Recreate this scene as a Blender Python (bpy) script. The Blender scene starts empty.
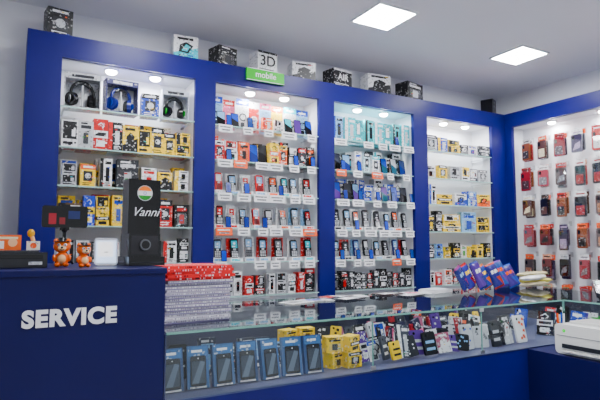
import bpy, math, random
from mathutils import Matrix, Vector
R = random.Random(7)
pi = math.pi

def C(r,g,b):
    def l(c):
        c/=255.0
        return c/12.92 if c<=0.04045 else ((c+0.055)/1.055)**2.4
    return (l(r),l(g),l(b),1.0)

# ---------------------------------------------------------------- materials
def newmat(name):
    m=bpy.data.materials.new(name); m.use_nodes=True
    nt=m.node_tree; b=nt.nodes['Principled BSDF']
    return m,nt,b
def attr_mat(name,rough,metal=0.0,coat=0.0,busy=0.0):
    m,nt,b=newmat(name)
    a=nt.nodes.new('ShaderNodeAttribute'); a.attribute_name='Col'
    src=a.outputs['Color']
    if busy>0:   # fine printed artwork: small cells of lighter / darker ink
        tc=nt.nodes.new('ShaderNodeTexCoord'); v=nt.nodes.new('ShaderNodeTexVoronoi'); v.inputs['Scale'].default_value=120
        v.distance='CHEBYCHEV'
        nt.links.new(tc.outputs['Object'],v.inputs['Vector'])
        sp=nt.nodes.new('ShaderNodeSeparateColor'); nt.links.new(v.outputs['Color'],sp.inputs[0])
        r=nt.nodes.new('ShaderNodeValToRGB'); r.color_ramp.interpolation='CONSTANT'
        e=r.color_ramp.elements; e[0].position=0; e[0].color=(.03,.03,.035,1); e[1].position=.12; e[1].color=(.5,.5,.5,1)
        x=e.new(.9); x.color=(.85,.85,.85,1)
        nt.links.new(sp.outputs[0],r.inputs['Fac'])
        rf=nt.nodes.new('ShaderNodeValToRGB'); rf.color_ramp.interpolation='CONSTANT'
        e=rf.color_ramp.elements; e[0].position=0; e[0].color=(busy,)*3+(1,); e[1].position=.12; e[1].color=(0,0,0,1)
        x=e.new(.9); x.color=(busy,)*3+(1,)
        nt.links.new(sp.outputs[0],rf.inputs['Fac'])
        mx=nt.nodes.new('ShaderNodeMix'); mx.data_type='RGBA'
        nt.links.new(rf.outputs['Color'],mx.inputs[0]); nt.links.new(src,mx.inputs[6]); nt.links.new(r.outputs['Color'],mx.inputs[7])
        src=mx.outputs[2]
    nt.links.new(src,b.inputs['Base Color'])
    b.inputs['Roughness'].default_value=rough; b.inputs['Metallic'].default_value=metal
    b.inputs['Coat Weight'].default_value=coat
    if not metal: b.inputs['Specular IOR Level'].default_value=.35
    return m
def noise_mat(name,c1,c2,scale,rough,bump=0.0,spec=.35):
    m,nt,b=newmat(name)
    tc=nt.nodes.new('ShaderNodeTexCoord'); n=nt.nodes.new('ShaderNodeTexNoise'); n.inputs['Scale'].default_value=scale
    n.inputs['Detail'].default_value=4
    nt.links.new(tc.outputs['Object'],n.inputs['Vector'])
    r=nt.nodes.new('ShaderNodeValToRGB'); r.color_ramp.elements[0].color=c1; r.color_ramp.elements[1].color=c2
    r.color_ramp.elements[0].position=.3; r.color_ramp.elements[1].position=.7
    nt.links.new(n.outputs['Fac'],r.inputs['Fac']); nt.links.new(r.outputs['Color'],b.inputs['Base Color'])
    b.inputs['Roughness'].default_value=rough; b.inputs['Specular IOR Level'].default_value=spec
    if bump>0:
        bm=nt.nodes.new('ShaderNodeBump'); bm.inputs['Strength'].default_value=bump; bm.inputs['Distance'].default_value=.002
        nt.links.new(n.outputs['Fac'],bm.inputs['Height']); nt.links.new(bm.outputs['Normal'],b.inputs['Normal'])
    return m
def emit_attr(name,s):
    m,nt,b=newmat(name)
    a=nt.nodes.new('ShaderNodeAttribute'); a.attribute_name='Col'
    nt.links.new(a.outputs['Color'],b.inputs['Base Color'])
    nt.links.new(a.outputs['Color'],b.inputs['Emission Color']); b.inputs['Emission Strength'].default_value=s
    b.inputs['Roughness'].default_value=.2
    return m
def glass_mat(name,tint,k=1.0,base=.06):
    m=bpy.data.materials.new(name); m.use_nodes=True; nt=m.node_tree; nt.nodes.clear()
    o=nt.nodes.new('ShaderNodeOutputMaterial'); mx=nt.nodes.new('ShaderNodeMixShader')
    t=nt.nodes.new('ShaderNodeBsdfTransparent'); t.inputs['Color'].default_value=tint
    g=nt.nodes.new('ShaderNodeBsdfGlossy'); g.inputs['Roughness'].default_value=.03; g.inputs['Color'].default_value=(.9,.95,.95,1)
    ge=nt.nodes.new('ShaderNodeNewGeometry')
    d=nt.nodes.new('ShaderNodeVectorMath'); d.operation='DOT_PRODUCT'
    nt.links.new(ge.outputs['Normal'],d.inputs[0]); nt.links.new(ge.outputs['Incoming'],d.inputs[1])
    def M(op,a,b):
        n=nt.nodes.new('ShaderNodeMath'); n.operation=op
        for i,x in enumerate((a,b)):
            if x is None: continue
            if isinstance(x,(int,float)): n.inputs[i].default_value=x
            else: nt.links.new(x,n.inputs[i])
        return n.outputs[0]
    a=M('ABSOLUTE',d.outputs['Value'],None); a=M('SUBTRACT',1.0,a); a=M('POWER',a,5.0)
    a=M('MULTIPLY',a,k*(1-base)); a=M('ADD',a,base); a=M('MINIMUM',a,1.0)
    nt.links.new(a,mx.inputs[0]); nt.links.new(t.outputs[0],mx.inputs[1]); nt.links.new(g.outputs[0],mx.inputs[2])
    nt.links.new(mx.outputs[0],o.inputs['Surface'])
    return m

M_PRINT=attr_mat('printed_card',.42,busy=.45); M_PLAST=attr_mat('glossy_plastic',.2,coat=.2)
M_GLASS=glass_mat('clear_glass',(.93,.97,.96,1)); M_EMIT=emit_attr('lit_screen',1.5)
M_METAL=attr_mat('brushed_metal',.3,metal=.9)
M_BLISTER=glass_mat('clear_plastic',(.97,.97,.97,1),base=.08)
M_BULB=emit_attr('led_lens',70)
M_PLAIN=attr_mat('matte_card',.5)
MATS=[M_PRINT,M_PLAST,M_GLASS,M_EMIT,M_METAL,M_BLISTER,M_BULB,M_PLAIN]
M_BLUE=noise_mat('blue_laminate',C(9,10,96),C(13,14,110),3,.38,spec=.25)
M_NAVY=noise_mat('navy_laminate',C(11,12,68),C(14,15,78),2.5,.4,spec=.2)
M_WALL=noise_mat('painted_wall',C(238,239,246),C(243,244,250),2,.8,.05)
M_CEIL=noise_mat('painted_ceiling',C(240,240,246),C(244,244,250),1.5,.85,.03)
M_WHITE=noise_mat('white_laminate',C(236,238,244),C(242,243,248),2,.4)
M_FRONTWALL=noise_mat('added_front_wall',C(150,150,155),C(160,160,165),2,.8)

# ---------------------------------------------------------------- mesh builder
def vivid(c,k=1.15):
    L=.3*c[0]+.59*c[1]+.11*c[2]
    return tuple(min(1,max(.002,L+(x-L)*k)) for x in c[:3])+(1.0,)
class MB:
    def __init__(s): s.v=[];s.f=[];s.c=[];s.m=[];s.sm=[];s.M=Matrix.Identity(4)
    def add(s,vs,fs,c,m=0,smooth=False):
        n=len(s.v); c=vivid(c)
        for p in vs: s.v.append(tuple(s.M@Vector(p)))
        for f in fs: s.f.append([n+i for i in f]); s.c.append(c); s.m.append(m); s.sm.append(smooth)
    def box(s,x0,y0,z0,x1,y1,z1,c,m=0):
        s.add([(x0,y0,z0),(x1,y0,z0),(x1,y1,z0),(x0,y1,z0),(x0,y0,z1),(x1,y0,z1),(x1,y1,z1),(x0,y1,z1)],
          [(0,3,2,1),(4,5,6,7),(0,1,5,4),(1,2,6,5),(2,3,7,6),(3,0,4,7)],c,m)
    def fq(s,x0,z0,x1,z1,y,c,m=0):
        s.add([(x0,y,z0),(x1,y,z0),(x1,y,z1),(x0,y,z1)],[(0,1,2,3)],c,m)
    def fpoly(s,pts,y,c,m=0): s.add([(p[0],y,p[1]) for p in pts],[tuple(range(len(pts)))],c,m)
    def disc(s,cx,cz,r,y,c,m=0,seg=14):
        s.fpoly([(cx+r*math.cos(2*pi*i/seg),cz+r*math.sin(2*pi*i/seg)) for i in range(seg)],y,c,m)
    def ring(s,cx,cz,r,r2,y,c,m=0,seg=18):
        vs=[];fs=[]
        for i in range(seg):
            a=2*pi*i/seg; vs+= [(cx+r*math.cos(a),y,cz+r*math.sin(a)),(cx+r2*math.cos(a),y,cz+r2*math.sin(a))]
        for i in range(seg): j=(i+1)%seg; fs.append((2*i,2*j,2*j+1,2*i+1))
        s.add(vs,fs,c,m)
    def rslab(s,cx,z0,w,h,y0,y1,r,c,m=1,seg=4):
        pts=[]
        for (ox,oz,a0) in ((w/2-r,h-r,0),(-w/2+r,h-r,pi/2),(-w/2+r,r,pi),(w/2-r,r,1.5*pi)):
            for i in range(seg+1):
                a=a0+pi/2*i/seg; pts.append((cx+ox+r*math.cos(a),z0+oz+r*math.sin(a)))
        n=len(pts)
        vs=[(p[0],y0,p[1]) for p in pts]+[(p[0],y1,p[1]) for p in pts]
        s.add(vs,[tuple(range(n))[::-1],tuple(range(n,2*n))]+[(i,(i+1)%n,n+(i+1)%n,n+i) for i in range(n)],c,m)
    def cyl(s,p0,p1,r,c,m=1,seg=12,r1=None):
        r1=r if r1 is None else r1
        p0=Vector(p0);p1=Vector(p1);d=(p1-p0).normalized()
        a=d.orthogonal().normalized(); b=d.cross(a)
        vs=[];
        for P,rr in((p0,r),(p1,r1)):
            for i in range(seg):
                t=2*pi*i/seg; vs.append(tuple(P+a*rr*math.cos(t)+b*rr*math.sin(t)))
        s.add(vs,[(i,(i+1)%seg,seg+(i+1)%seg,seg+i) for i in range(seg)],c,m,True)
        s.add(vs,[tuple(range(seg))[::-1],tuple(range(seg,2*seg))],c,m)
    def tube(s,pts,r,c,m=1,seg=8):
        for a,b in zip(pts[:-1],pts[1:]): s.cyl(a,b,r,c,m,seg)
    def ball(s,p,r,c,m=1,sx=1,sy=1,sz=1,u=14,v=9):
        vs=[];fs=[]
        for j in range(v+1):
            t=pi*j/v
            for i in range(u):
                a=2*pi*i/u; vs.append((p[0]+r*sx*math.sin(t)*math.cos(a),p[1]+r*sy*math.sin(t)*math.sin(a),p[2]+r*sz*math.cos(t)))
        for j in range(v):
            for i in range(u):
                fs.append((j*u+i,(j+1)*u+i,(j+1)*u+(i+1)%u,j*u+(i+1)%u))
        s.add(vs,fs,c,m,True)
    def done(s,name,parent=None,mats=None,bevel=0):
        me=bpy.data.meshes.new(name); me.from_pydata(s.v,[],s.f); 
        for mm in (mats or MATS): me.materials.append(mm)
        ca=me.color_attributes.new(name='Col',type='FLOAT_COLOR',domain='CORNER')
        buf=[]
        for p in me.polygons:
            p.material_index=s.m[p.index] if not mats else min(s.m[p.index],len(mats)-1)
            p.use_smooth=s.sm[p.index]
            for _ in range(p.loop_total): buf.extend(s.c[p.index])
        ca.data.foreach_set('color',buf)
        me.update()
        o=bpy.data.objects.new(name,me); bpy.context.collection.objects.link(o)
        if parent: o.parent=parent
        if bevel:
            b=o.modifiers.new('bevel','BEVEL'); b.width=bevel; b.segments=2; b.limit_method='ANGLE'
        return o
def empty(name,loc=(0,0,0)):
    o=bpy.data.objects.new(name,None); o.location=loc; bpy.context.collection.objects.link(o); return o
def simple(name,boxes,mat,parent=None,bevel=0):
    b=MB()
    for x in boxes: b.box(*x,(.8,.8,.8,1))
    return b.done(name,parent,[mat],bevel)
def text(name,body,size,loc,rot,col,parent,extrude=.0008,offset=0,shear=0,mat=None,align='CENTER'):
    cu=bpy.data.curves.new(name,'FONT'); cu.body=body; cu.size=size; cu.extrude=extrude; cu.offset=offset; cu.shear=shear
    cu.align_x=align; cu.align_y='CENTER'
    o=bpy.data.objects.new(name,cu); bpy.context.collection.objects.link(o)
    o.location=loc; o.rotation_euler=rot
    if mat is None:
        mat,nt,b=newmat(name+'_ink'); b.inputs['Base Color'].default_value=col; b.inputs['Roughness'].default_value=.5
    cu.materials.append(mat)
    if parent: o.parent=parent
    return o
def TR(x,y,z,rz=0,rx=0,ry=0):
    return Matrix.Translation((x,y,z))@Matrix.Rotation(rz,4,'Z')@Matrix.Rotation(rx,4,'X')@Matrix.Rotation(ry,4,'Y')

WHT=C(238,238,240);BLK=C(14,14,16);GRY=C(120,122,126);DGR=C(38,40,45);RED=C(195,22,32);YEL=C(250,212,8);BLU=C(20,65,175)
ORG=C(236,100,20);CYA=C(50,195,210);GRN=C(40,160,60);LBL=C(140,185,225);PNK=C(230,110,150);LGR=C(200,202,206);CRM=C(235,222,190);BRN=C(100,60,40);PUR=C(80,45,130);TEA=C(20,150,160)
ANY=[RED,YEL,BLU,WHT,BLK,CYA,GRN,ORG,LGR]
# ---------------------------------------------------------------- product makers (origin bottom centre, facing -Y)
def carton(b,w,h,d,c,a,st=None):
    st=R.randrange(6) if st is None else st
    b.box(-w/2,-d/2,0,w/2,d/2,h,c)
    y=-d/2-.0008; y2=y-.0008; y3=y2-.0008
    tx=WHT if sum(c[:3])<1.2 else BLK
    if st==0:
        b.fq(-w/2,h*.78,w/2,h,y,a); b.fq(-w*.33,h*.84,w*.3,h*.93,y2,WHT if sum(a[:3])<1.4 else BLK)
        b.fq(-w*.3,h*.25,w*.3,h*.7,y,DGR); b.disc(0,h*.48,min(w,h)*.2,y2,LGR)
        for i in range(2): b.fq(-w*.35,h*(.07+.08*i),w*R.uniform(.1,.35),h*(.1+.08*i),y,tx)
    elif st==1:
        b.rslab(0,h*.1,w*.7,h*.52,y2-.002,y,w*.08,LGR,5); b.rslab(0,h*.16,w*.34,h*.4,y2,y+.0004,w*.05,a)
        b.fq(-w*.35,h*.72,w*.35,h*.84,y,a); b.fq(-w*.35,h*.88,w*.1,h*.94,y,tx)
    elif st==2:
        b.fpoly([(-w/2,0),(w/2,0),(w/2,h*.55),(-w/2,h*.25)],y,a); b.fpoly([(-w*.3,h*.3),(w*.1,h*.26),(w*.3,h*.6),(0,h*.74),(-w*.25,h*.6)],y2,tx); b.fpoly([(-w*.18,h*.36),(w*.05,h*.34),(w*.18,h*.57),(0,h*.64)],y3,a)
        b.fq(-w*.36,h*.82,w*.3,h*.92,y,tx)
    elif st==3:
        b.fq(-w/2,0,-w*.22,h,y,a); b.rslab(w*.12,h*.2,w*.3,h*.5,y2,y,w*.06,BLK if tx is BLK else LGR)
        b.fq(-w*.1,h*.8,w*.42,h*.9,y,tx)
        for i in range(3): b.fq(-w*.1,h*(.05+.045*i),w*R.uniform(.1,.4),h*(.075+.045*i),y,tx)
    elif st==4:
        b.fq(-w/2,h*.38,w/2,h*.62,y,a); b.fq(-w*.38,h*.44,w*.38,h*.56,y2,WHT if sum(a[:3])<1.4 else BLK)
        b.tube([(-w*.2,y2,h*.8),(0,y2,h*.88),(w*.2,y2,h*.78),(w*.1,y2,h*.7)],w*.035,tx,0,5)
        b.fq(-w*.3,h*.1,w*.3,h*.3,y,tx); b.fq(-w*.24,h*.14,w*.1,h*.26,y2,a)
    elif st==5:
        b.fq(-w*.42,h*.3,w*.42,h*.95,y,a); b.fq(-w*.3,h*.36,w*.08,h*.8,y2,tx); b.fq(w*.12,h*.4,w*.34,h*.7,y2,c)
        b.fq(-w*.4,h*.1,w*.2,h*.2,y,tx)
    if st<6:
        for i in range(5):
            x=R.uniform(-.42,.3)*w; z=R.uniform(.05,.88)*h
            b.fq(x,z,x+w*R.uniform(.08,.2),z+h*R.uniform(.02,.06),y3-.0004*(i+1),R.choice([tx,tx,a,R.choice(ANY)]))
def blister(b,w,h,d,c,a,st=None):
    b.box(-w/2,-.002,0,w/2,0,h,c); b.fq(-w/2,h*.8,w/2,h,-.0028,a)
    b.fq(-w*.3,h*.85,w*.3,h*.92,-.0034,WHT)
    b.disc(0,h*.965,w*.06,-.004,BLK,0,8)
    b.ring(0,h*.42,w*.3,w*.2,-.012,WHT if sum(c[:3])<1.5 else DGR,1,14)
    b.box(-w*.12,-.016,h*.08,w*.12,-.003,h*.26,WHT if sum(c[:3])<1.5 else DGR,1)
    b.rslab(0,h*.05,w*.84,h*.68,-.02,-.0028,w*.1,WHT,5)
def keyphone(b,w,h,d,c,a,st=None):
    M0=b.M.copy(); b.M=M0@TR(0,0,0,rx=-.18)
    b.rslab(0,0,w,h,-.014,0,w*.2,c,1)
    b.fq(-w*.38,h*.52,w*.38,h*.9,-.0148,a,1)
    b.fq(-w*.3,h*.56,w*.1,h*.62,-.0155,WHT); b.disc(0,h*.75,w*.14,-.0155,WHT)
    b.rslab(0,h*.39,w*.34,h*.1,-.017,-.0138,w*.04,LGR)
    for i in range(4):
        for j in range(3):
            x=(j-1)*w*.27; z=h*(.06+.08*i); b.box(x-w*.1,-.0165,z,x+w*.1,-.0138,z+h*.05,LGR if sum(c[:3])<.5 else DGR,1)
    b.M=M0
def trayphone(b,w,h,d,c,a,st=None):
    b.box(-w/2,-d/2,0,w/2,d/2,h*.16,WHT,7); b.box(-w/2,d/2-.01,0,w/2,d/2,h,R.choice([WHT,WHT,WHT,LBL,LGR,RED,LGR]))
    b.fq(-w*.4,h*.03,w*.3,h*.12,-d/2-.0008,a)
    M0=b.M.copy(); b.M=M0@TR(R.uniform(-.06,.06)*w,d/2-.03,h*.14); keyphone(b,w*.66,h*R.uniform(.76,.85),d,c,a); b.M=M0
def smart(b,w,h,d,c,a,st=None):
    M0=b.M.copy(); b.M=M0@TR(0,0,0,rx=-.15)
    b.rslab(0,0,w,h,-.009,0,w*.1,c,1); b.fq(-w*.45,h*.04,w*.45,h*.96,-.0097,a,1)
    b.fpoly([(-w*.45,h*.04),(w*.45,h*.04),(w*.45,h*.4),(-w*.45,h*.65)],-.0104,R.choice([C(20,40,120),PUR,C(20,80,100),BLK,BLK]),1)
    b.M=M0
def headph(b,w,h,d,c,a,st=None):
    r=w*.40; cz=h-r-.006
    pts=[(r*math.cos(t),0,cz+r*math.sin(t)*1.05) for t in [pi*i/12 for i in range(13)]]
    b.tube(pts,.009,c,1,8); b.tube([(p[0]*.91,p[1],cz+(p[2]-cz)*.91) for p in pts[3:10]],.011,DGR,0,8)
    for sg in(-1,1):
        b.tube([(sg*r,0,cz),(sg*r,0,cz-r*.4)],.008,a,1,8)
        b.cyl((sg*r*1.12,-.006,cz-r*.6),(sg*r*.8,.006,cz-r*.6),r*.6,c,1,18,r*.64)
        b.cyl((sg*r*.8,.006,cz-r*.6),(sg*r*.5,.01,cz-r*.6),r*.6,BLK,7,18,r*.48)
        b.cyl((sg*r*1.12,-.006,cz-r*.6),(sg*r*1.18,-.006,cz-r*.6),r*.36,a,1,14)
    b.box(-w*.12,-.02,0,w*.12,.02,.006,BLK,1); b.cyl((0,.0,.004),(0,0,h-.02),.005,LGR,1,8)
def boxed_headph(b,w,h,d,c,a,st=None):
    b.box(-w/2,d/2-.004,0,w/2,d/2,h,LGR); b.box(-w/2,-d/2,0,w/2,d/2,.012,c); b.box(-w/2,-d/2,h-.03,w/2,d/2,h,c)
    b.box(-w/2,-d/2,0,-w/2+.006,d/2,h,c); b.box(w/2-.006,-d/2,0,w/2,d/2,h,c)
    b.fq(-w*.3,h-.024,w*.3,h-.008,-d/2-.001,WHT if sum(c[:3])<1.2 else DGR)
    M0=b.M.copy(); b.M=M0@TR(0,-.004,.012,rz=.25); headph(b,w*.8,h-.05,d,BLK if st is None else st,a); b.M=M0
def pouch(b,w,h,d,c,a,st=None):
    b.rslab(0,0,w,h,-.012,0,w*.12,c,7)
    k=R.randrange(4)
    for i in range(7):
        x=R.uniform(-.36,.36)*w; z=R.uniform(.1,.88)*h; yy=-.0128-.0003*i
        if k==0: b.disc(x,z,w*.07,yy,a,7,7)
        elif k==1: b.fpoly([(x-w*.12,z-w*.05),(x+w*.1,z-w*.12),(x+w*.13,z+w*.06),(x-w*.06,z+w*.1)],yy,a,7)
        elif k==2: b.fpoly([(x-w*.1,z-w*.1),(x+w*.1,z-w*.05),(x,z+w*.14)],yy,a,7)
        elif i<2: b.fq(-w*.35,h*(.2+.3*i),w*.35,h*(.32+.3*i),yy,a,7)
    b.disc(-w*.25,h*.86,w*.09,-.0152,BLK,1,8)
KIND=dict(carton=carton,blister=blister,key=keyphone,tray=trayphone,smart=smart,head=headph,hbox=boxed_headph,pouch=pouch)

BAYS=[(.22,.965),(1.095,1.85),(1.975,2.71),(2.85,3.59)]
SH=[2.10,1.88,1.67,1.455,1.245,1.035]
BACKY=3.22
def row(name,bay,zi,specs,y=3.07,inset=.012,jit=.14,keep=False):
    x0,x1=BAYS[bay]; x0+=inset;x1-=inset; z=SH[zi]+.001
    items=[]
    for (k,n,w,h,d,cols) in specs:
        for i in range(n):
            cc=cols[i%len(cols)] if isinstance(cols,list) else cols
            items.append((k,w*R.uniform(.78,1.16) if k=='carton' else w*R.uniform(.9,1.1),h,d,cc))
    tot=sum(i[1] for i in items); W=x1-x0
    s=min(1,(W-.002*len(items))/tot); slack=W-tot*s
    rs=[R.uniform(.2,1) for _ in items]; sm=sum(rs)
    b=MB(); x=x0
    for (k,w,h,d,cc),rr in zip(items,rs):
        w2=w*s; gap=slack*rr/sm
        hh=min(.185,h*R.uniform(.8,1.12)) if (k=='carton' and not keep) else h*R.uniform(.94,1.04)
        b.M=TR(x+gap/2+w2/2,y+R.uniform(-.014,.006),z,rz=R.uniform(-jit,jit) if gap>.01 else 0)
        st=cc[2] if len(cc)>2 else None
        if k=='carton' and not keep and R.random()<.4: st=R.randrange(6)
        if k=='carton' and not keep and jit>0 and R.random()<.2:
            M0=b.M.copy(); carton(b,w2,hh*.48,d,cc[0],cc[1],R.choice([3,4,5])); b.M=M0@TR(0,.002,hh*.48+.0005,rz=R.uniform(-.08,.08)); carton(b,w2*.96,hh*.48,d,cc[0],cc[1],R.choice([3,4,5]))
        else: KIND[k](b,w2,hh,d,cc[0],cc[1],st)
        x+=w2+gap
    return b.done(name)
def backrow(name,bay,zi,cols,w=.08,h=.16,y=3.17):
    return row(name,bay,zi,[('carton',int(.68/w),w,h,.06,cols)],y=y,jit=0)

# ================================================================ ROOM
CEIL=2.73; TOP=2.49
fm,nt,bs=newmat('floor_tiles')
tc=nt.nodes.new('ShaderNodeTexCoord'); br=nt.nodes.new('ShaderNodeTexBrick'); br.offset=0
br.inputs['Color1'].default_value=C(228,226,222); br.inputs['Color2'].default_value=C(221,219,214); br.inputs['Mortar'].default_value=C(120,118,114)
br.inputs['Scale'].default_value=1; br.inputs['Brick Width'].default_value=.6; br.inputs['Row Height'].default_value=.6; br.inputs['Mortar Size'].default_value=.004
nt.links.new(tc.outputs['Object'],br.inputs['Vector']); nt.links.new(br.outputs['Color'],bs.inputs['Base Color']); bs.inputs['Roughness'].default_value=.25
simple('floor',[(-2.1,-2.5,-.1,4.1,3.4,0)],fm)
simple('ceiling',[(-2.1,-2.5,CEIL,4.1,3.4,CEIL+.1)],M_CEIL)
simple('wall_back',[(-2.1,3.27,0,4.1,3.4,CEIL)],M_WALL)
simple('wall_right',[(4.0,-2.5,0,4.1,3.27,CEIL)],M_WALL)
simple('wall_left',[(-2.1,-2.5,0,-2.0,3.27,CEIL)],M_WALL)
# unseen street side: wall with a wide opening, added to dim world reflections
simple('wall_front_added',[(-2.1,-2.6,0,-1.2,-2.5,CEIL),(3.2,-2.6,0,4.1,-2.5,CEIL),(-1.2,-2.6,2.2,3.2,-2.5,CEIL)],M_FRONTWALL)
simple('baseboard_back',[(-2.0,3.255,0,.04,3.27,.1)],M_WHITE)

pm,nt,bs=newmat('led_diffuser'); bs.inputs['Base Color'].default_value=(1,1,1,1)
bs.inputs['Emission Color'].default_value=(.95,.97,1,1); bs.inputs['Emission Strength'].default_value=88
for (px,py) in [(1.93,2.38),(3.19,2.4),(.67,2.4),(.67,.9),(1.95,.9),(3.23,.9),(1.3,-.8)]:
    e=empty('ceiling_panel_light',(px,py,CEIL))
    s=.134
    simple('rim',[(-s-.012,-s-.012,-.012,s+.012,-s,0),(-s-.012,s,-.012,s+.012,s+.012,0),(-s-.012,-s,-.012,-s,s,0),(s,-s,-.012,s+.012,s,0)],M_WHITE,e)
    simple('diffuser',[(-s,-s,-.008,s,s,-.001)],pm,e)

# ================================================================ DISPLAY SHELVING (back)
PIL=[(.05,.22),(.965,1.095),(1.85,1.975),(2.71,2.85),(3.59,3.76)]
FR=3.0; D=3.25
unit=empty('display_shelving')
bx=[(a,FR,.0,b_,FR+.03,TOP) for a,b_ in PIL]
for (a,b_) in BAYS: bx+=[(a,FR,TOP-.125,b_,FR+.03,TOP),(a,FR,0,b_,FR+.03,.9)]
bx+=[(.05,FR+.03,TOP-.02,3.76,D,TOP),(.05,FR+.03,0,.07,D,TOP-.02)]
simple('frame',bx,M_BLUE,unit)
inner=[]
for (a,b_) in BAYS:
    inner+=[(a,BACKY,.9,b_,BACKY+.02,TOP-.02),(a-.018,FR+.03,.9,a-.001,BACKY,TOP-.125),(b_+.001,FR+.03,.9,b_+.018,BACKY,TOP-.125),(a,FR+.03,TOP-.13,b_,BACKY,TOP-.115),(a,FR+.03,.88,b_,BACKY,.9)]
simple('inner_panels',inner,M_WHITE,unit)
b=MB()
for (a,b_) in BAYS:
    for z in SH:
        b.add([(a,FR+.012,z),(b_,FR+.012,z),(b_,BACKY,z),(a,BACKY,z)],[(0,1,2,3)],WHT,2)
        b.box(a,FR+.008,z-.007,b_,FR+.012,z,C(170,205,200),1)
        for x in(a+.02,b_-.02): b.box(x-.005,FR+.02,z-.014,x+.005,BACKY,z-.0075,LGR,4)
b.done('glass_shelves',unit)
b=MB()
DL=[]
for (a,b_) in BAYS:
    w=b_-a
    for t in(.36,.7): DL.append((a+w*t,3.09))
for (x,y) in DL:
    b.cyl((x,y,TOP-.131),(x,y,TOP-.138),.042,LGR,4,18); b.ball((x,y,TOP-.138),.032,WHT,6,1,1,.55)
b.done('downlight_fittings',unit)
def dl(x,y,z,p,par,sz=.05):
    L=bpy.data.lights.new('downlight','AREA'); L.shape='DISK'; L.size=sz; L.energy=p; L.color=(.93,.96,1)
    o=bpy.data.objects.new('downlight_lamp',L); o.location=(x,y,z); bpy.context.collection.objects.link(o); o.parent=par
for (x,y) in DL: dl(x,y,TOP-.158,3.2,unit)

# ================================================================ RIGHT WALL DISPLAY
ru=empty('wall_display_panel')
XR=3.76
simple('frame',[(XR,2.93,0,XR+.03,3.0,TOP),(XR,.3,TOP-.125,XR+.03,2.93,TOP),(XR,.3,0,XR+.03,2.93,.8),(XR,.23,0,XR+.03,.3,TOP),(XR+.03,.23,TOP-.02,4.0,3.0,TOP),(XR+.03,2.96,0,3.93,2.999,TOP-.02),(XR+.03,.23,0,4.0,.25,TOP-.02)],M_BLUE,ru)
simple('white_board',[(3.93,.25,.8,3.95,2.96,TOP-.02),(XR+.03,.25,TOP-.13,3.93,2.93,TOP-.115),(XR+.03,.25,.78,3.93,2.96,.8),(XR+.03,2.945,.8,3.93,2.959,TOP-.125)],M_WHITE,ru)
b=MB()
RY=(2.62,2.2,1.8,1.4,1.0)
for y in RY:
    b.cyl((3.86,y,TOP-.131),(3.86,y,TOP-.138),.04,LGR,4,18); b.ball((3.86,y,TOP-.138),.03,WHT,6,1,1,.55)
b.done('downlight_fittings',ru)
for y in RY: dl(3.86,y,TOP-.158,2.3,ru)
hooks=MB(); hang=MB()
pal=[(DGR,C(150,50,50)),(C(80,50,40),CRM),(C(135,30,35),C(50,20,22)),(BLK,GRY),(C(130,75,50),BLK),(C(60,65,85),LBL),(C(110,35,40),BLK),(C(90,80,80),C(170,120,90)),(C(50,50,54),C(140,30,35)),(BLK,C(90,60,50)),(C(70,55,50),GRY),(C(160,70,80),GRY),(C(50,75,65),C(110,150,120)),(C(120,120,128),DGR),(C(55,45,70),C(170,150,180)),(C(175,30,40),WHT)]
for r_,z in enumerate([2.25,2.01,1.765,1.52,1.275,1.04]):
    for k in range(13):
        y=2.85-.155*k
        hooks.cyl((3.93,y,z),(3.80,y,z),.0022,LGR,4,6); hooks.cyl((3.80,y,z),(3.797,y,z+.008),.0022,LGR,4,6)
        hooks.box(3.926,y-.012,z-.02,3.93,y+.012,z+.02,LGR,4)
        if R.random()<.03: continue
        for q in range(2):
            c,a=R.choice(pal)
            hs=R.uniform(.86,1.08)
            hang.M=TR(3.835+.028*q,y+R.uniform(-.008,.008),z-.195*hs+R.uniform(-.004,.004),rz=-pi/2+R.uniform(-.25,.25))
            h=.18*hs; w=.106*R.uniform(.85,1.06)
            hang.box(-w*.42,-.002,h*.84,w*.42,0,h+.012,R.choice([WHT,WHT,ORG,C(170,40,40),LGR,c,C(230,170,140)]))
            hang.fq(-w*.3,h*.92,w*.3,h*.98,-.003,a)
            hang.rslab(0,0,w*.82,h*.84,-.014,0,.012,c,1)
            hang.rslab(-w*.22,h*.6,w*.2,h*.17,-.0155,-.0135,.006,BLK,1)
            if R.random()<.6: hang.rslab(0,h*.08,w*.6,h*.38,-.0152,-.0138,.006,a,0)
            else: hang.fpoly([(-w*.3,h*.1),(w*.3,h*.2),(w*.3,h*.5),(-w*.1,h*.4)],-.015,a)
            hang.rslab(0,-.004,w*.9,h*.9,-.018,-.0005,.012,WHT,5)
hooks.done('display_hooks',ru)
hang.M=Matrix.Identity(4); hang.done('hanging_phone_cases')

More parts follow.
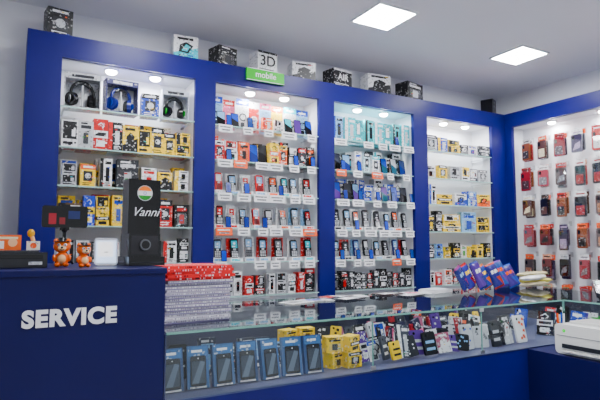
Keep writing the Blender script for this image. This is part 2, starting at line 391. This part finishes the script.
# ================================================================ SHELF PRODUCTS
# bay 1
row('headphone_display',0,0,[('hbox',1,.19,.2,.08,[(LGR,GRY)]),('hbox',1,.17,.19,.08,[(C(60,60,110),BLU,C(30,40,120))]),('carton',1,.1,.16,.08,[(BLU,BLK,0)]),('hbox',1,.18,.19,.08,[(C(210,215,225),GRN)])],y=3.09)
row('accessory_boxes',0,1,[('carton',1,.09,.17,.06,[(WHT,BLK,3)]),('carton',1,.08,.16,.06,[(LGR,DGR,1)]),('carton',2,.075,.165,.06,[(RED,WHT,4),(BLK,RED,2)]),('carton',5,.085,.16,.06,[(YEL,BLK,2),(YEL,BLK,5),(YEL,BLK,0),(YEL,BLK,3)])])
backrow('accessory_boxes',0,1,[(WHT,RED),(RED,WHT),(YEL,BLK)],h=.175)
row('accessory_boxes',0,2,[('carton',1,.09,.13,.06,[(LGR,DGR,0)]),('carton',2,.075,.15,.06,[(YEL,ORG,0),(WHT,BLK,3)]),('carton',1,.15,.15,.06,[(DGR,LGR,1)]),('carton',3,.085,.13,.06,[(WHT,RED,1),(YEL,BLK,2),(WHT,YEL,1)])])
backrow('accessory_boxes',0,2,[(WHT,BLU),(YEL,WHT),(WHT,YEL)],h=.165)
row('accessory_boxes',0,3,[('carton',1,.11,.14,.06,[(C(90,70,50),BLK,3)]),('carton',4,.07,.16,.06,[(C(20,60,190),YEL,4),(YEL,BLK,2),(YEL,BLU,1),(YEL,BLK,3)]),('carton',3,.09,.15,.06,[(BLK,RED,4),(RED,BLK,2),(BLK,RED,1)])])
backrow('accessory_boxes',0,3,[(YEL,BLU),(YEL,RED),(RED,WHT)],h=.17)
row('charger_boxes',0,4,[('carton',9,.07,.15,.06,[(BLK,WHT,3),(LGR,BLK,1),(BLK,GRY,1),(WHT,RED,3)])])
row('charger_boxes',0,5,[('carton',9,.07,.14,.06,[(WHT,BLU,3),(LGR,BLK,1),(BLK,GRY,1),(WHT,RED,3)])])
# bay 2
row('cable_blister_packs',1,0,[('blister',8,.09,.21,.03,[(LBL,BLU),(PNK,RED),(WHT,BLU),(RED,WHT),(LBL,PNK),(YEL,ORG),(WHT,CYA)])],y=3.14)
row('phone_tray_display',1,0,[('smart',2,.055,.1,.02,[(BLK,LBL),(BLK,BLU)]),('carton',3,.07,.09,.03,[(WHT,BLU,0),(ORG,RED,4),(WHT,BLK,0)]),('smart',3,.055,.11,.02,[(BLK,CYA),(DGR,PUR),(BLK,BLU)])],y=3.06)
row('accessory_boxes',1,1,[('carton',3,.075,.13,.05,[(RED,WHT,0),(WHT,RED,4),(ORG,BLK,1)]),('smart',2,.065,.13,.02,[(BLK,BLU),(BLK,DGR)]),('carton',5,.065,.15,.05,[(YEL,ORG,4),(ORG,YEL,2),(BLK,WHT,1),(DGR,RED,3),(BLK,ORG,2)])])
backrow('accessory_boxes',1,1,[(ORG,RED),(WHT,ORG),(BLK,RED),(BLK,RED),(DGR,YEL)],w=.065,h=.17)
row('keypad_phones',1,2,[('tray',8,.075,.14,.07,[(RED,WHT),(BLK,LBL),(WHT,RED),(RED,LBL),(BLK,ORG),(BLK,CYA),(DGR,LBL),(BLK,RED)])])
row('keypad_phones',1,3,[('tray',8,.07,.145,.07,[(BLK,RED),(WHT,RED),(BLK,LBL),(RED,LBL),(BLK,WHT),(DGR,ORG),(BLK,LBL)])])
row('keypad_phones',1,4,[('tray',7,.078,.155,.07,[(DGR,LBL),(BLK,CYA),(GRY,LBL),(BLK,LBL),(BLK,GRY)])])
row('charger_boxes',1,5,[('carton',10,.066,.14,.06,[(WHT,GRY,3),(LGR,BLK,1),(WHT,BLK,1),(RED,WHT,4),(BLK,RED,0)])])
# bay 3
row('smartphone_boxes',2,0,[('carton',1,.085,.17,.05,[(LBL,BLU,3)]),('carton',7,.085,.17,.05,[(C(50,195,205),WHT,3),(C(40,185,195),TEA,5),(C(80,205,210),BLK,3)])],keep=True)
backrow('smartphone_boxes',2,0,[(CYA,WHT),(TEA,CYA)],h=.19)
row('smartphone_display',2,1,[('smart',2,.065,.13,.02,[(BLK,C(40,45,60)),(BLK,LBL)]),('carton',3,.07,.14,.05,[(WHT,BLU,3),(C(200,225,235),BLK,0),(WHT,CYA,1)]),('smart',3,.06,.13,.02,[(BLK,BLU),(BLK,LGR),(DGR,C(40,60,110))])])
backrow('smartphone_boxes',2,1,[(WHT,LBL),(DGR,WHT),(WHT,CYA)],h=.165)
row('smartphone_display',2,2,[('smart',3,.06,.13,.02,[(BLK,BLU),(BLK,DGR),(BLK,LBL)]),('carton',2,.07,.12,.05,[(BLU,WHT,0),(WHT,BLU,4)]),('smart',3,.06,.125,.02,[(BLK,PUR),(BLK,BLU),(DGR,DGR)])])
backrow('smartphone_boxes',2,2,[(BLU,WHT),(WHT,BLU),(LGR,DGR)],h=.165)
row('keypad_phones',2,3,[('tray',8,.07,.15,.07,[(BLK,DGR),(BLK,LBL),(DGR,ORG),(BLK,GRY)])])
row('keypad_phones',2,4,[('tray',8,.07,.15,.07,[(BLK,LBL),(BLK,DGR),(C(40,50,110),LBL),(BLK,WHT)])])
row('earphone_boxes',2,5,[('carton',12,.056,.13,.05,[(BLK,GRY,1),(BLK,RED,1),(DGR,WHT,1),(BLK,WHT,4)])])
# bay 4
row('gadget_boxes',3,0,[('carton',1,.13,.13,.08,[(LGR,DGR,0)]),('carton',2,.12,.12,.08,[(BLU,YEL,2),(YEL,BLK,1)]),('carton',3,.11,.09,.08,[(DGR,GRY,4),(WHT,BLU,1)])])
row('gadget_boxes',3,1,[('carton',2,.09,.12,.06,[(WHT,BLK,1),(YEL,BLK,0)]),('carton',4,.1,.11,.06,[(LGR,GRY,0),(WHT,YEL,3),(C(60,60,70),WHT,4)])])
row('gadget_boxes',3,2,[('carton',1,.08,.15,.06,[(WHT,BLU,3)]),('carton',2,.15,.1,.08,[(YEL,BLK,4),(WHT,BLU,1)]),('carton',2,.14,.12,.07,[(BLU,LBL,2),(YEL,ORG,1)])])
row('gadget_boxes',3,3,[('carton',2,.08,.16,.06,[(DGR,YEL,1),(BLK,WHT,3)]),('carton',3,.16,.15,.05,[(YEL,WHT,1),(LBL,BLU,1),(YEL,BLK,1)])])
row('accessory_boxes',3,4,[('carton',2,.08,.13,.06,[(DGR,WHT,1),(LBL,BLU,0)]),('carton',6,.07,.11,.06,[(YEL,BLK,1),(BLK,YEL,4),(WHT,GRN,1),(YEL,BLK,3)])])
row('accessory_boxes',3,5,[('carton',8,.08,.12,.06,[(WHT,RED,3),(RED,WHT,1),(WHT,ORG,4),(DGR,RED,1)])])
# price cards on shelf fronts
b=MB()
for bay,rows_ in ((1,(0,1,2,3,4)),(2,(0,1,2,3,4))):
    x0,x1=BAYS[bay]
    for zi in rows_:
        n=R.choice([5,6]); 
        for i in range(n):
            if R.random()<.1: continue
            x=x0+.06+(x1-x0-.12)*i/(n-1)+R.uniform(-.02,.02); w=R.uniform(.06,.115); h=.048
            b.M=TR(x,FR+.001,SH[zi]+.002-h,rx=-.1)
            org=(R.random()<.1)
            b.box(-w/2,0,0,w/2,.001,h,ORG if org else WHT,7)
            b.box(-w/2,0,h,w/2,.02,h+.001,WHT,7)
            b.fq(-w*.4,h*.6,w*.35,h*.78,-.0006,GRY if not org else WHT); b.fq(-w*.3,h*.2,w*.3,h*.4,-.0006,GRY)
            if R.random()<.4:
                b.M=TR(x+w*.3,FR+.02,SH[zi]+.003,rx=-.15); b.rslab(0,0,.036,.07,-.006,0,.005,BLK,1); b.fpoly([(-.015,.004),(.015,.004),(.015,.066),(-.015,.066)],-.0066,R.choice([C(30,60,170),C(20,40,130),C(20,60,140)]),1)
b.done('price_cards',unit)

# ================================================================ ON TOP OF SHELVING
def topbox(name,x,w,h,d,c,a,st,rz=0,txt=None,tc_=BLK,y=3.1,ts=.5):
    b=MB(); b.M=TR(x,y,TOP+.001,rz=rz); carton(b,w,h,d,c,a,st)
    if st==6:
        b.fq(-w*.42,h*.06,w*.1,h*.12,-d/2-.001,tc_); b.fq(-w*.42,h*.16,w*.3,h*.2,-d/2-.001,tc_); b.fq(-w/2,h*.9,w/2,h,-d/2-.001,a)
    o=b.done(name)
    if txt:
        t=text('label',txt,h*ts,(x+math.sin(rz)*(d/2+.004),y-math.cos(rz)*(d/2+.004),TOP+h*.55),(pi/2,0,rz),tc_,o,offset=.001)
    return o
topbox('camera_box',.2,.13,.16,.1,BLK,DGR,0,rz=.15)
topbox('headphone_box',.92,.15,.15,.1,WHT,CYA,2,rz=-.1)
topbox('speaker_box',1.175,.14,.13,.12,BLK,DGR,1,rz=.25)
topbox('goggles_box',1.465,.15,.15,.12,WHT,BLK,6,rz=.1,txt='3D',ts=.65)
topbox('earphone_box',1.765,.17,.13,.12,WHT,BLK,2,rz=-.2)
topbox('speaker_box',2.07,.18,.13,.12,BLK,WHT,6,rz=.15,txt='AIR',tc_=WHT)
topbox('earphone_box',2.42,.2,.15,.12,WHT,BLK,2,rz=-.1)
topbox('speaker_box',2.76,.2,.14,.12,BLK,WHT,1,rz=.2)
b=MB(); b.M=TR(3.68,3.1,TOP+.001,rz=.4); b.rslab(0,0,.11,.14,-.05,.05,.012,BLK,1); b.ring(0,.05,.035,.028,-.0515,GRY,4); b.disc(0,.05,.028,-.0512,DGR); b.disc(0,.105,.014,-.0512,DGR); b.done('small_loudspeaker')
sg=MB(); sg.M=TR(1.43,2.985,2.41); sg.box(-.135,-.004,0,.135,.012,.08,C(50,190,50),7); sg.box(-.135,-.006,0,.135,-.004,.004,WHT,7); sg.box(-.135,-.006,.076,.135,-.004,.08,WHT,7)
so=sg.done('brand_sign'); text('lettering','mobile',.055,(1.43,2.979,2.452),(pi/2,0,0),WHT,so,offset=.0006)

# ================================================================ GLASS COUNTER
CT=1.06; DK=.83; YF=1.75; YB=2.5; X0=.475; X1=3.3; XI=2.61
gc=empty('glass_counter')
simple('base',[(X0,YF-.004,.08,X1,YF+.02,DK-.001),(X0,YF+.02,.08,X1,YB,DK-.02),(X0,YF+.05,0,X1,YB-.03,.08),(XI,.3,.0,X1,YF+.02,DK-.02)],M_BLUE,gc)
simple('ledge',[(2.30,.3,0,XI,YF-.005,DK)],M_NAVY,gc)
simple('deck',[(X0,YF+.02,DK-.02,X1,YB,DK),(XI,.3,DK-.02,X1,YF+.02,DK)],noise_mat('deck_laminate',C(70,73,105),C(85,88,120),4,.4),gc)
b=MB()
EDG=C(120,165,155)
def pane(vs): b.add(vs,[(0,1,2,3)],WHT,2)
pane([(X0,YF,DK),(XI,YF,DK),(XI,YF,CT),(X0,YF,CT)])
pane([(XI,YF,DK),(XI,.3,DK),(XI,.3,CT),(XI,YF,CT)])
pane([(XI,.3,DK),(X1,.3,DK),(X1,.3,CT),(XI,.3,CT)])
pane([(X0,YF-.01,CT),(XI,YF-.01,CT),(XI,YB,CT),(X0,YB,CT)])
pane([(XI,.3,CT),(X1,.3,CT),(X1,YB,CT),(XI,YB,CT)])
b.box(X0,YF-.012,CT-.008,XI-.01,YF-.01,CT,EDG,1)
b.box(XI-.012,.3,CT-.008,XI-.01,YF-.012,CT,EDG,1)
b.box(X0,YB,CT-.008,X1,YB+.002,CT,EDG,1)
b.box(XI-.006,YF-.006,DK,XI+.002,YF+.002,CT-.008,EDG,1)
b.box(X0,YF-.006,DK,XI,YF+.002,DK+.005,C(90,100,130),4); b.box(XI-.006,.3,DK,XI+.002,YF,DK+.005,LGR,4)
for x in (1.335,1.98):
    b.box(x-.002,YF-.003,DK+.008,x+.002,YF+.002,CT-.008,EDG,1)
    b.box(x-.012,YF-.006,DK+.008,x+.012,YF-.001,DK+.024,LGR,4); b.box(x-.012,YF-.006,CT-.026,x+.012,YF-.001,CT-.008,LGR,4)
b.box(X0,YB-.012,DK,X1,YB-.004,CT-.01,C(50,52,75),7)
b.box(X1-.012,.3,DK,X1-.002,YB-.012,CT-.01,C(60,62,75),7)
b.box(X0,YF+.01,DK,X0+.006,YB-.012,CT-.01,C(40,45,90),7)
b.done('glass_case',gc)

b=MB()
for i in range(7):
    b.M=TR(.53+.097*i,1.85+R.uniform(-.012,.012),DK+.001,rz=R.uniform(-.16,.16),rx=-.2)
    w=.08*R.uniform(.95,1.05);h=.15
    b.box(-w/2,-.012,0,w/2,.012,h,R.choice([C(50,78,125),C(42,68,110),C(62,95,140)]),1)
    b.fq(-w*.44,h*.76,w*.44,h*.97,-.0128,C(55,105,160)); b.fq(-w*.3,h*.84,w*.2,h*.9,-.0134,WHT)
    b.rslab(0,h*.06,w*.72,h*.7,-.017,-.012,.008,C(22,25,34),1)
    b.fq(-w*.31,h*.12,w*.31,h*.64,-.0176,C(48,58,72),1); b.disc(0,h*.7,w*.03,-.018,LGR)
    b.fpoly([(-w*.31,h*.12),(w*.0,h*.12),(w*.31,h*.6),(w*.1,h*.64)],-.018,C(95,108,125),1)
    b.fq(-w*.38,h*.01,w*.38,h*.05,-.0134,WHT)
b.M=Matrix.Identity(4); b.done('phone_case_boxes')
b=MB()
for i in range(9):
    b.M=TR(.54+.06*i,2.02+R.uniform(-.02,.02),DK+.001,rz=R.uniform(-.3,.3),rx=-.15); R.choice([pouch,carton])(b,.07,R.uniform(.1,.15),.03,*R.choice([(C(40,45,70),LBL),(BLK,WHT),(C(60,60,70),GRY)]))
b.done('phone_case_boxes')
b=MB()
for (x,y,z,rz) in [(1.12,2.15,0,.2),(1.21,2.17,0,-.2),(1.3,2.15,0,.1),(1.15,2.15,.066,.3),(1.25,2.16,.066,-.1),(1.24,1.9,0,.3),(1.29,2.0,0,-.3),(1.235,1.9,.065,-.2),(1.31,1.87,0,.1),(1.31,1.88,.066,.4)]:
    b.M=TR(x,y,DK+.001+z,rz=rz); carton(b,.075,.064,.055,YEL,BLK,R.randrange(6))
b.done('charger_boxes')
b=MB()
pp=[(BLK,WHT),(LGR,BLK),(C(150,30,35),BLK),(C(30,30,60),PNK),(BLK,LBL),(C(170,90,115),WHT),(WHT,BLU),(BLK,ORG),(DGR,WHT),(PUR,LGR),(BLK,GRY),(C(40,40,46),RED),(YEL,BLK),(DGR,GRY),(C(60,65,75),WHT),(DGR,C(120,90,70))]
for yy,n,x0,x1 in ((1.86,12,1.37,1.97),(1.98,15,1.37,2.3),(2.12,16,1.4,2.4),(2.28,18,1.4,2.5)):
    for i in range(n):
        c,a=R.choice(pp); b.M=TR(x0+(x1-x0)*(i+.5)/n,yy+R.uniform(-.02,.02),DK+.001,rz=R.uniform(-.6,.6),rx=-.25)@Matrix.Rotation(R.uniform(-.25,.25),4,'Y')@Matrix.Translation((0,0,.008))
        R.choice([pouch,pouch,carton,blister])(b,.07*R.uniform(.75,1.1),R.uniform(.07,.15),.02,c,a)
b.done('phone_pouches')
b=MB()
for i in range(5):
    b.M=TR(2.02+.1*i,1.87+R.uniform(-.01,.02),DK+.001,rz=R.uniform(-.3,.3),rx=-.2); R.choice([pouch,blister,carton])(b,.08,R.uniform(.1,.15),.02,*R.choice([(LGR,GRY),(LGR,BLU),(BLK,WHT),(WHT,ORG),(DGR,LGR)]))
for i in range(34):
    x=2.72+.13*(i%4)+R.uniform(-.02,.02); b.M=TR(x,.5+.052*i,DK+.001,rz=-pi/2+R.uniform(-.4,.4),rx=-.2)
    R.choice([carton,blister,pouch])(b,.09,R.uniform(.09,.16),.025,*R.choice([(WHT,GRY),(LGR,BLU),(BLK,WHT),(WHT,ORG),(LBL,RED),(BLU,WHT),(GRN,WHT)]))
b.done('mobile_accessories')

# ---- on the counter
bk=MB()
z=CT+.001
SX,SY=.634,2.03
for i in range(14):
    t=.0112
    bk.M=TR(SX+R.uniform(-.007,.007)+.0006*i,SY+R.uniform(-.006,.006),z,rz=.02+R.uniform(-.04,.04))
    c=R.choice([C(160,152,175),C(140,134,165),C(180,176,192),C(115,105,140)])
    bk.box(-.13,-.12,0,.13,.12,t*.3,c,7); bk.box(-.128,-.118,t*.3,.128,.118,t,C(205,202,212),7)
    for k in range(36):
        x=-.127+.007*k+R.uniform(0,.002); bk.fq(x,t*.4,x+.0028,t*.85,-.1186,R.choice([WHT,C(140,132,155),C(110,95,130),C(175,150,170)]),7)
        y=-.117+.0064*k; bk.add([(-.1286,y,t*.35),(-.1286,y+.003,t*.35),(-.1286,y+.003,t*.8),(-.1286,y,t*.8)],[(0,3,2,1)],R.choice([WHT,C(120,110,140)]),7)
    z+=t
for i in range(5):
    t=.0108
    bk.M=TR(SX+R.uniform(-.008,.010),SY+R.uniform(-.008,.008),z,rz=.02+R.uniform(-.06,.06))
    bk.box(-.137,-.125,0,.137,.125,t,C(215,18,52),7)
    for k in range(20):
        x=R.uniform(-.13,.12); bk.fq(x,t*.25,x+R.uniform(.002,.006),t*.8,-.1256-.0001*k/34,R.choice([WHT,C(60,10,25),C(245,150,170)]),7)
    for k in range(110):
        x=R.uniform(-.13,.12);y=R.uniform(-.118,.108); s=R.uniform(.004,.010); zt=t+.0004+.000002*k
        bk.add([(x,y,zt),(x+s,y+s*.3,zt),(x+s*.8,y+s*1.3,zt),(x-s*.2,y+s,zt)],[(0,1,2,3)],R.choice([WHT,C(250,180,195),C(70,10,25),C(240,110,140)]),7)
    z+=t
bk.done('stack_of_patterned_booklets')
b=MB()
for (x,y,rz,c,a) in [(1.28,2.3,.3,WHT,GRY),(1.42,2.33,-.2,LGR,BLU),(1.6,2.3,.25,DGR,WHT),(1.68,2.38,-.1,WHT,BLK),(1.55,2.42,.5,C(60,60,70),RED),(2.02,2.3,.2,DGR,WHT),(2.12,2.36,-.3,WHT,PNK),(1.96,2.42,.1,C(80,60,60),WHT)]:
    b.M=TR(x,y,CT+.0015+R.uniform(0,.003),rz=rz)
    b.box(-.08,-.05,0,.08,.05,.004,c); b.add([(-.06,-.035,.0046),(.02,-.035,.0046),(.02,.03,.0046),(-.06,.03,.0046)],[(0,1,2,3)],a)
    b.add([(.03,-.03,.0046),(.07,-.03,.0046),(.07,.02,.0046),(.03,.02,.0046)],[(0,1,2,3)],LGR)
b.M=Matrix.Identity(4); b.done('leaflets')
b=MB(); b.M=TR(2.3,2.38,CT+.001,rz=.2); b.box(-.09,-.06,0,.09,.06,.018,WHT,7); b.box(-.085,-.055,.018,.085,.055,.022,LGR,7); b.done('white_tray')
b=MB()
def packet(b,w,h,c,a,lab=YEL):
    nx,nz=12,14; vs=[];
    for sgn in(-1,1):
        for j in range(nz+1):
            for i in range(nx+1):
                u=i/nx*2-1; v=j/nz*2-1
                th=.016*max(0,1-u**4)**.6*max(0,1-v**6)**.6
                vs.append((u*w/2*(1-.06*(1-abs(v))),sgn*(th+.0005)+.0025*math.sin(9*u+5*v)*(1-abs(v)),(v+1)/2*h))
    n=(nx+1)*(nz+1)
    for sidx in(0,1):
        for j in range(nz):
            for i in range(nx):
                q=[sidx*n+j*(nx+1)+i,sidx*n+j*(nx+1)+i+1,sidx*n+(j+1)*(nx+1)+i+1,sidx*n+(j+1)*(nx+1)+i]
                if sidx: q=q[::-1]
                cc=c
                if j in(0,nz-1): cc=a
                elif 8<=j<=9 and 2<=i<=9 and (i*3+j)%4: cc=lab
                elif j<=5 and i+j*.8>=9: cc=a
                b.add([vs[k] for k in q],[(0,1,2,3)],cc,1,True)
for i,(c,a,l) in enumerate([(C(30,36,110),C(110,40,100),LBL),(C(45,45,140),C(150,30,40),YEL),(C(75,45,130),C(30,40,120),WHT),(C(30,55,140),C(190,100,40),YEL),(C(35,35,110),C(150,50,40),WHT),(C(40,75,150),PUR,ORG),(C(55,40,115),C(30,60,150),ORG)]):
    b.M=TR(2.44+.074*i,2.25+.02*(i%2),CT+.006,rz=.35-.1*i,rx=-.3)@Matrix.Rotation(-.34+.06*(i%3),4,'Y')@Matrix.Translation((.0,0,.018)); packet(b,.095,.15+.012*(i%3),c,a,l)
b.done('snack_packets')
b=MB(); b.M=TR(3.12,2.3,CT+.006)
for k,(x,y,rz,c) in enumerate([(0,0,.2,CRM),(.03,.02,-.3,C(225,215,120)),(-.02,-.01,.4,WHT),(.02,.03,.1,C(200,190,150))]):
    m0=b.M.copy(); b.M=m0@TR(x,y,.02+.022*k,rz=rz,rx=pi/2-.12)@Matrix.Translation((0,0,-.06)); packet(b,.2,.13,c,c,c) ; b.M=m0
b.done('wrapped_packets')

# ---- on the ledge
pr=MB(); pr.M=TR(2.46,1.45,DK+.001,rz=-pi/2)
pr.rslab(0,0,.34,.14,-.12,.12,.02,C(232,232,230),1)
pr.box(-.13,-.128,.03,.13,-.12,.05,DGR,1); pr.box(-.12,-.15,.015,.12,-.12,.022,C(215,215,213),1)
pr.box(-.16,-.122,.085,.16,-.1195,.088,GRY,1); pr.rslab(0,.14,.26,.012,-.06,.1,.004,C(215,215,213),1)
pr.box(.09,-.123,.1,.14,-.12,.118,DGR,1); pr.disc(-.12,.11,.008,-.1215,GRN,3)
pr.done('white_printer',bevel=.003)
ps=MB()
ps.M=TR(2.5,1.69,DK+.001)
ps.cyl((0,0,0),(0,0,.09),.03,C(60,60,66),1,16)
for k,(dx,dy,c) in enumerate([(.012,.008,BLU),(-.012,.006,ORG),(0,-.012,WHT),(-.006,.014,RED)]):
    ps.cyl((dx*.6,dy*.6,.005),(dx*1.5,dy*1.3,.17),.0045,c,1,8); ps.cyl((dx*1.5,dy*1.3,.17),(dx*1.52,dy*1.32,.182),.0045,BLK,1,8,.002)
ps.done('pen_holder')
cm=MB(); cm.M=TR(2.78,1.62,CT+.006,rz=-.9,rx=-1.2); cm.rslab(0,0,.08,.17,-.03,0,.012,DGR,1); cm.fq(-.03,.11,.03,.155,-.031,C(110,140,130),3)
for i in range(4):
    for j in range(3): cm.box((j-1)*.02-.008,-.034,.02+.02*i,(j-1)*.02+.008,-.03,.034+.02*i,LGR,1)
cm.done('card_machine')

# ================================================================ SERVICE DESK
ST=1.275
sd=empty('service_desk')
simple('body',[(-1.6,1.73,.08,.465,2.35,ST-.02),(-1.6,1.76,0,.465,2.32,.08)],M_NAVY,sd)
simple('top',[(-1.6,1.725,ST-.02,.47,2.36,ST)],M_NAVY,sd,bevel=.003)
mt,nt,bs=newmat('sign_white'); bs.inputs['Base Color'].default_value=C(235,235,240); bs.inputs['Roughness'].default_value=.4
t=text('service_lettering','SERVICE',.066,(.18,1.7275,1.13),(pi/2,0,0),WHT,sd,extrude=.002,offset=.0034,mat=mt)
t.data.space_character=1.12

b=MB(); b.M=TR(.435,1.97,ST+.001,rz=.12)
b.box(-.066,-.07,0,.066,.07,.032,BLK,1); b.fq(-.06,.01,.06,.014,-.0708,DGR,7)
b.box(-.058,-.04,.032,.058,.05,.115,C(24,24,27),1); b.fq(-.05,.04,.05,.108,-.0408,C(38,38,42),7)
b.cyl((0,-.041,.075),(0,-.05,.075),.02,GRY,4,18); b.cyl((0,-.05,.075),(0,-.052,.075),.015,BLK,1,18)
b.box(-.06,-.03,.115,.06,.04,.316,BLK,1)
fy=-.0306
def band(z0,z1,c,r=.026,cz=.265):
    n=7; L=[];Rr=[]
    for i in range(n+1):
        zz=z0+(z1-z0)*i/n; xx=math.sqrt(max(0,r*r-zz*zz))
        L.append((-xx,cz+zz)); Rr.append((xx,cz+zz))
    b.fpoly(Rr+L[::-1],fy,c,7)
band(.0087,.026,C(245,130,30)); band(-.0087,.0087,WHT); band(-.026,-.0087,C(30,140,50)); b.ring(0,.265,.006,.0045,fy-.0005,BLU,7,12)
b.ring(0,.265,.029,.026,fy,C(200,200,205),4,24)
vb=b.done('display_box')
text('script_lettering','Vanni',.045,(.435+.0045,1.97-.0345,ST+.195),(pi/2,0,.12),WHT,vb,shear=.45,offset=0,mat=mt)
def toy(x,y,z,s,rz):
    b=MB(); b.M=TR(x,y,z,rz=rz)@Matrix.Scale(s,4)
    O=C(250,120,10)
    b.ball((0,0,.028),.024,O,1,1,.9,1.1); b.ball((0,-.014,.028),.015,C(250,200,150),1,1,.8,1.1)
    for sx in(-1,1):
        b.ball((sx*.014,-.014,.008),.010,O,1,1,1.4,.8); b.ball((sx*.024,-.008,.032),.007,O,1,1,1,1.8)
        b.ball((sx*.02,0,.092),.009,O,1); b.ball((sx*.02,-.004,.092),.005,BLK,1)
        b.ball((sx*.01,-.024,.078),.0055,WHT,1); b.ball((sx*.01,-.029,.078),.0028,BLK,1)
    b.ball((0,0,.074),.027,O,1,1.08,.95,.92)
    b.ball((0,-.022,.066),.012,C(250,215,170),1,1.2,.8,.8); b.ball((0,-.032,.069),.004,BLK,1)
    b.tube([(-.007,-.031,.062),(0,-.033,.059),(.007,-.031,.062)],.0012,BLK,1,6)
    b.cyl((0,0,.09),(0,0,.104),.019,BLK,1,14,.012); b.cyl((0,-.006,.089),(0,-.006,.092),.026,BLK,1,14)
    b.tube([(0,.02,.02),(0,.036,.03),(0,.04,.05)],.004,O,1,6)
    b.done('tiger_figurine')
toy(.165,1.93,ST+.001,.95,-.1); toy(.225,1.86,ST+.001,.8,.25)
b=MB(); b.M=TR(.185,2.1,ST+.001)
for a in(.3,2.4,4.5): b.cyl((0,0,.06),(.035*math.cos(a),.035*math.sin(a),.003),.004,BLK,1,8)
b.cyl((0,0,.055),(0,0,.13),.006,BLK,1,10); b.ball((0,0,.13),.011,BLK,1)
b.box(-.016,-.008,.128,.016,.006,.142,BLK,1); b.box(-.014,-.004,.138,.014,.006,.22,DGR,1); b.box(-.016,-.014,.216,.016,.004,.224,BLK,1)
b.rslab(0,.138,.155,.08,-.013,-.004,.008,BLK,1)
b.fq(-.07,.144,.07,.212,-.0136,C(8,9,14),1); b.fq(-.055,.15,-.03,.19,-.0142,C(100,20,30),3); b.fq(.01,.17,.05,.2,-.0142,C(16,24,60),3); b.fq(-.02,.15,.0,.175,-.0142,C(80,20,25),3)
b.done('smartphone_on_tripod')
b=MB(); b.M=TR(.315,1.98,ST+.001,rz=-.1,rx=-.25)
b.rslab(0,0,.08,.1,-.01,0,.01,C(225,230,238),1); b.fq(-.034,.008,.034,.09,-.0108,C(200,220,250),3); b.fq(-.028,.03,.024,.085,-.0114,WHT,3)
b.M=TR(.315,1.98,ST+.001,rz=-.1); b.box(-.03,-.012,0,.03,.06,.004,LGR,1); b.box(-.006,.0,.0,.006,.03,.05,LGR,1)
b.done('phone_on_stand')
b=MB(); b.M=TR(.03,1.98,ST+.001,rz=.05)
b.box(-.16,-.09,0,.085,.09,.05,C(30,31,36),1); b.box(-.14,-.092,.03,.07,-.09,.043,BLK,1); b.box(-.15,-.08,.05,.06,.08,.056,C(50,52,58),1); b.fq(.03,.01,.07,.02,-.0908,LGR)
b.done('receipt_printer',bevel=.002)
b=MB(); b.M=TR(-.01,1.99,ST+.058,rz=.1)
b.box(-.07,-.03,0,.05,.03,.05,C(235,110,50),7); b.fq(-.06,.005,.0,.03,-.0308,WHT,7); b.disc(.025,.025,.014,-.0308,C(240,190,150),7); b.fq(-.06,.036,.04,.044,-.0308,CRM,7)
b.done('orange_box')
b=MB(); b.M=TR(.08,2.0,ST+.058,rz=0)
b.box(-.02,-.02,0,.02,.02,.03,C(240,235,225)); b.cyl((0,0,.03),(-.006,0,.05),.007,C(225,170,120),1,10); b.ball((-.008,0,.057),.012,C(215,165,60),1,1,1,1.2); b.disc(0,.015,.01,-.0206,ORG)
b.done('small_trophy')

# ================================================================ CAMERA / WORLD
cam=bpy.data.cameras.new('camera'); co=bpy.data.objects.new('camera',cam); bpy.context.collection.objects.link(co)
co.location=(0,0,1.35); co.rotation_euler=(math.radians(90+4.97),0,math.radians(-29.5)); cam.lens=31.02; cam.sensor_width=36; cam.clip_start=.02
bpy.context.scene.camera=co
w=bpy.data.worlds.new('world'); bpy.context.scene.world=w; w.use_nodes=True
bg=w.node_tree.nodes['Background']; bg.inputs[0].default_value=(.88,.93,1,1); bg.inputs[1].default_value=.9
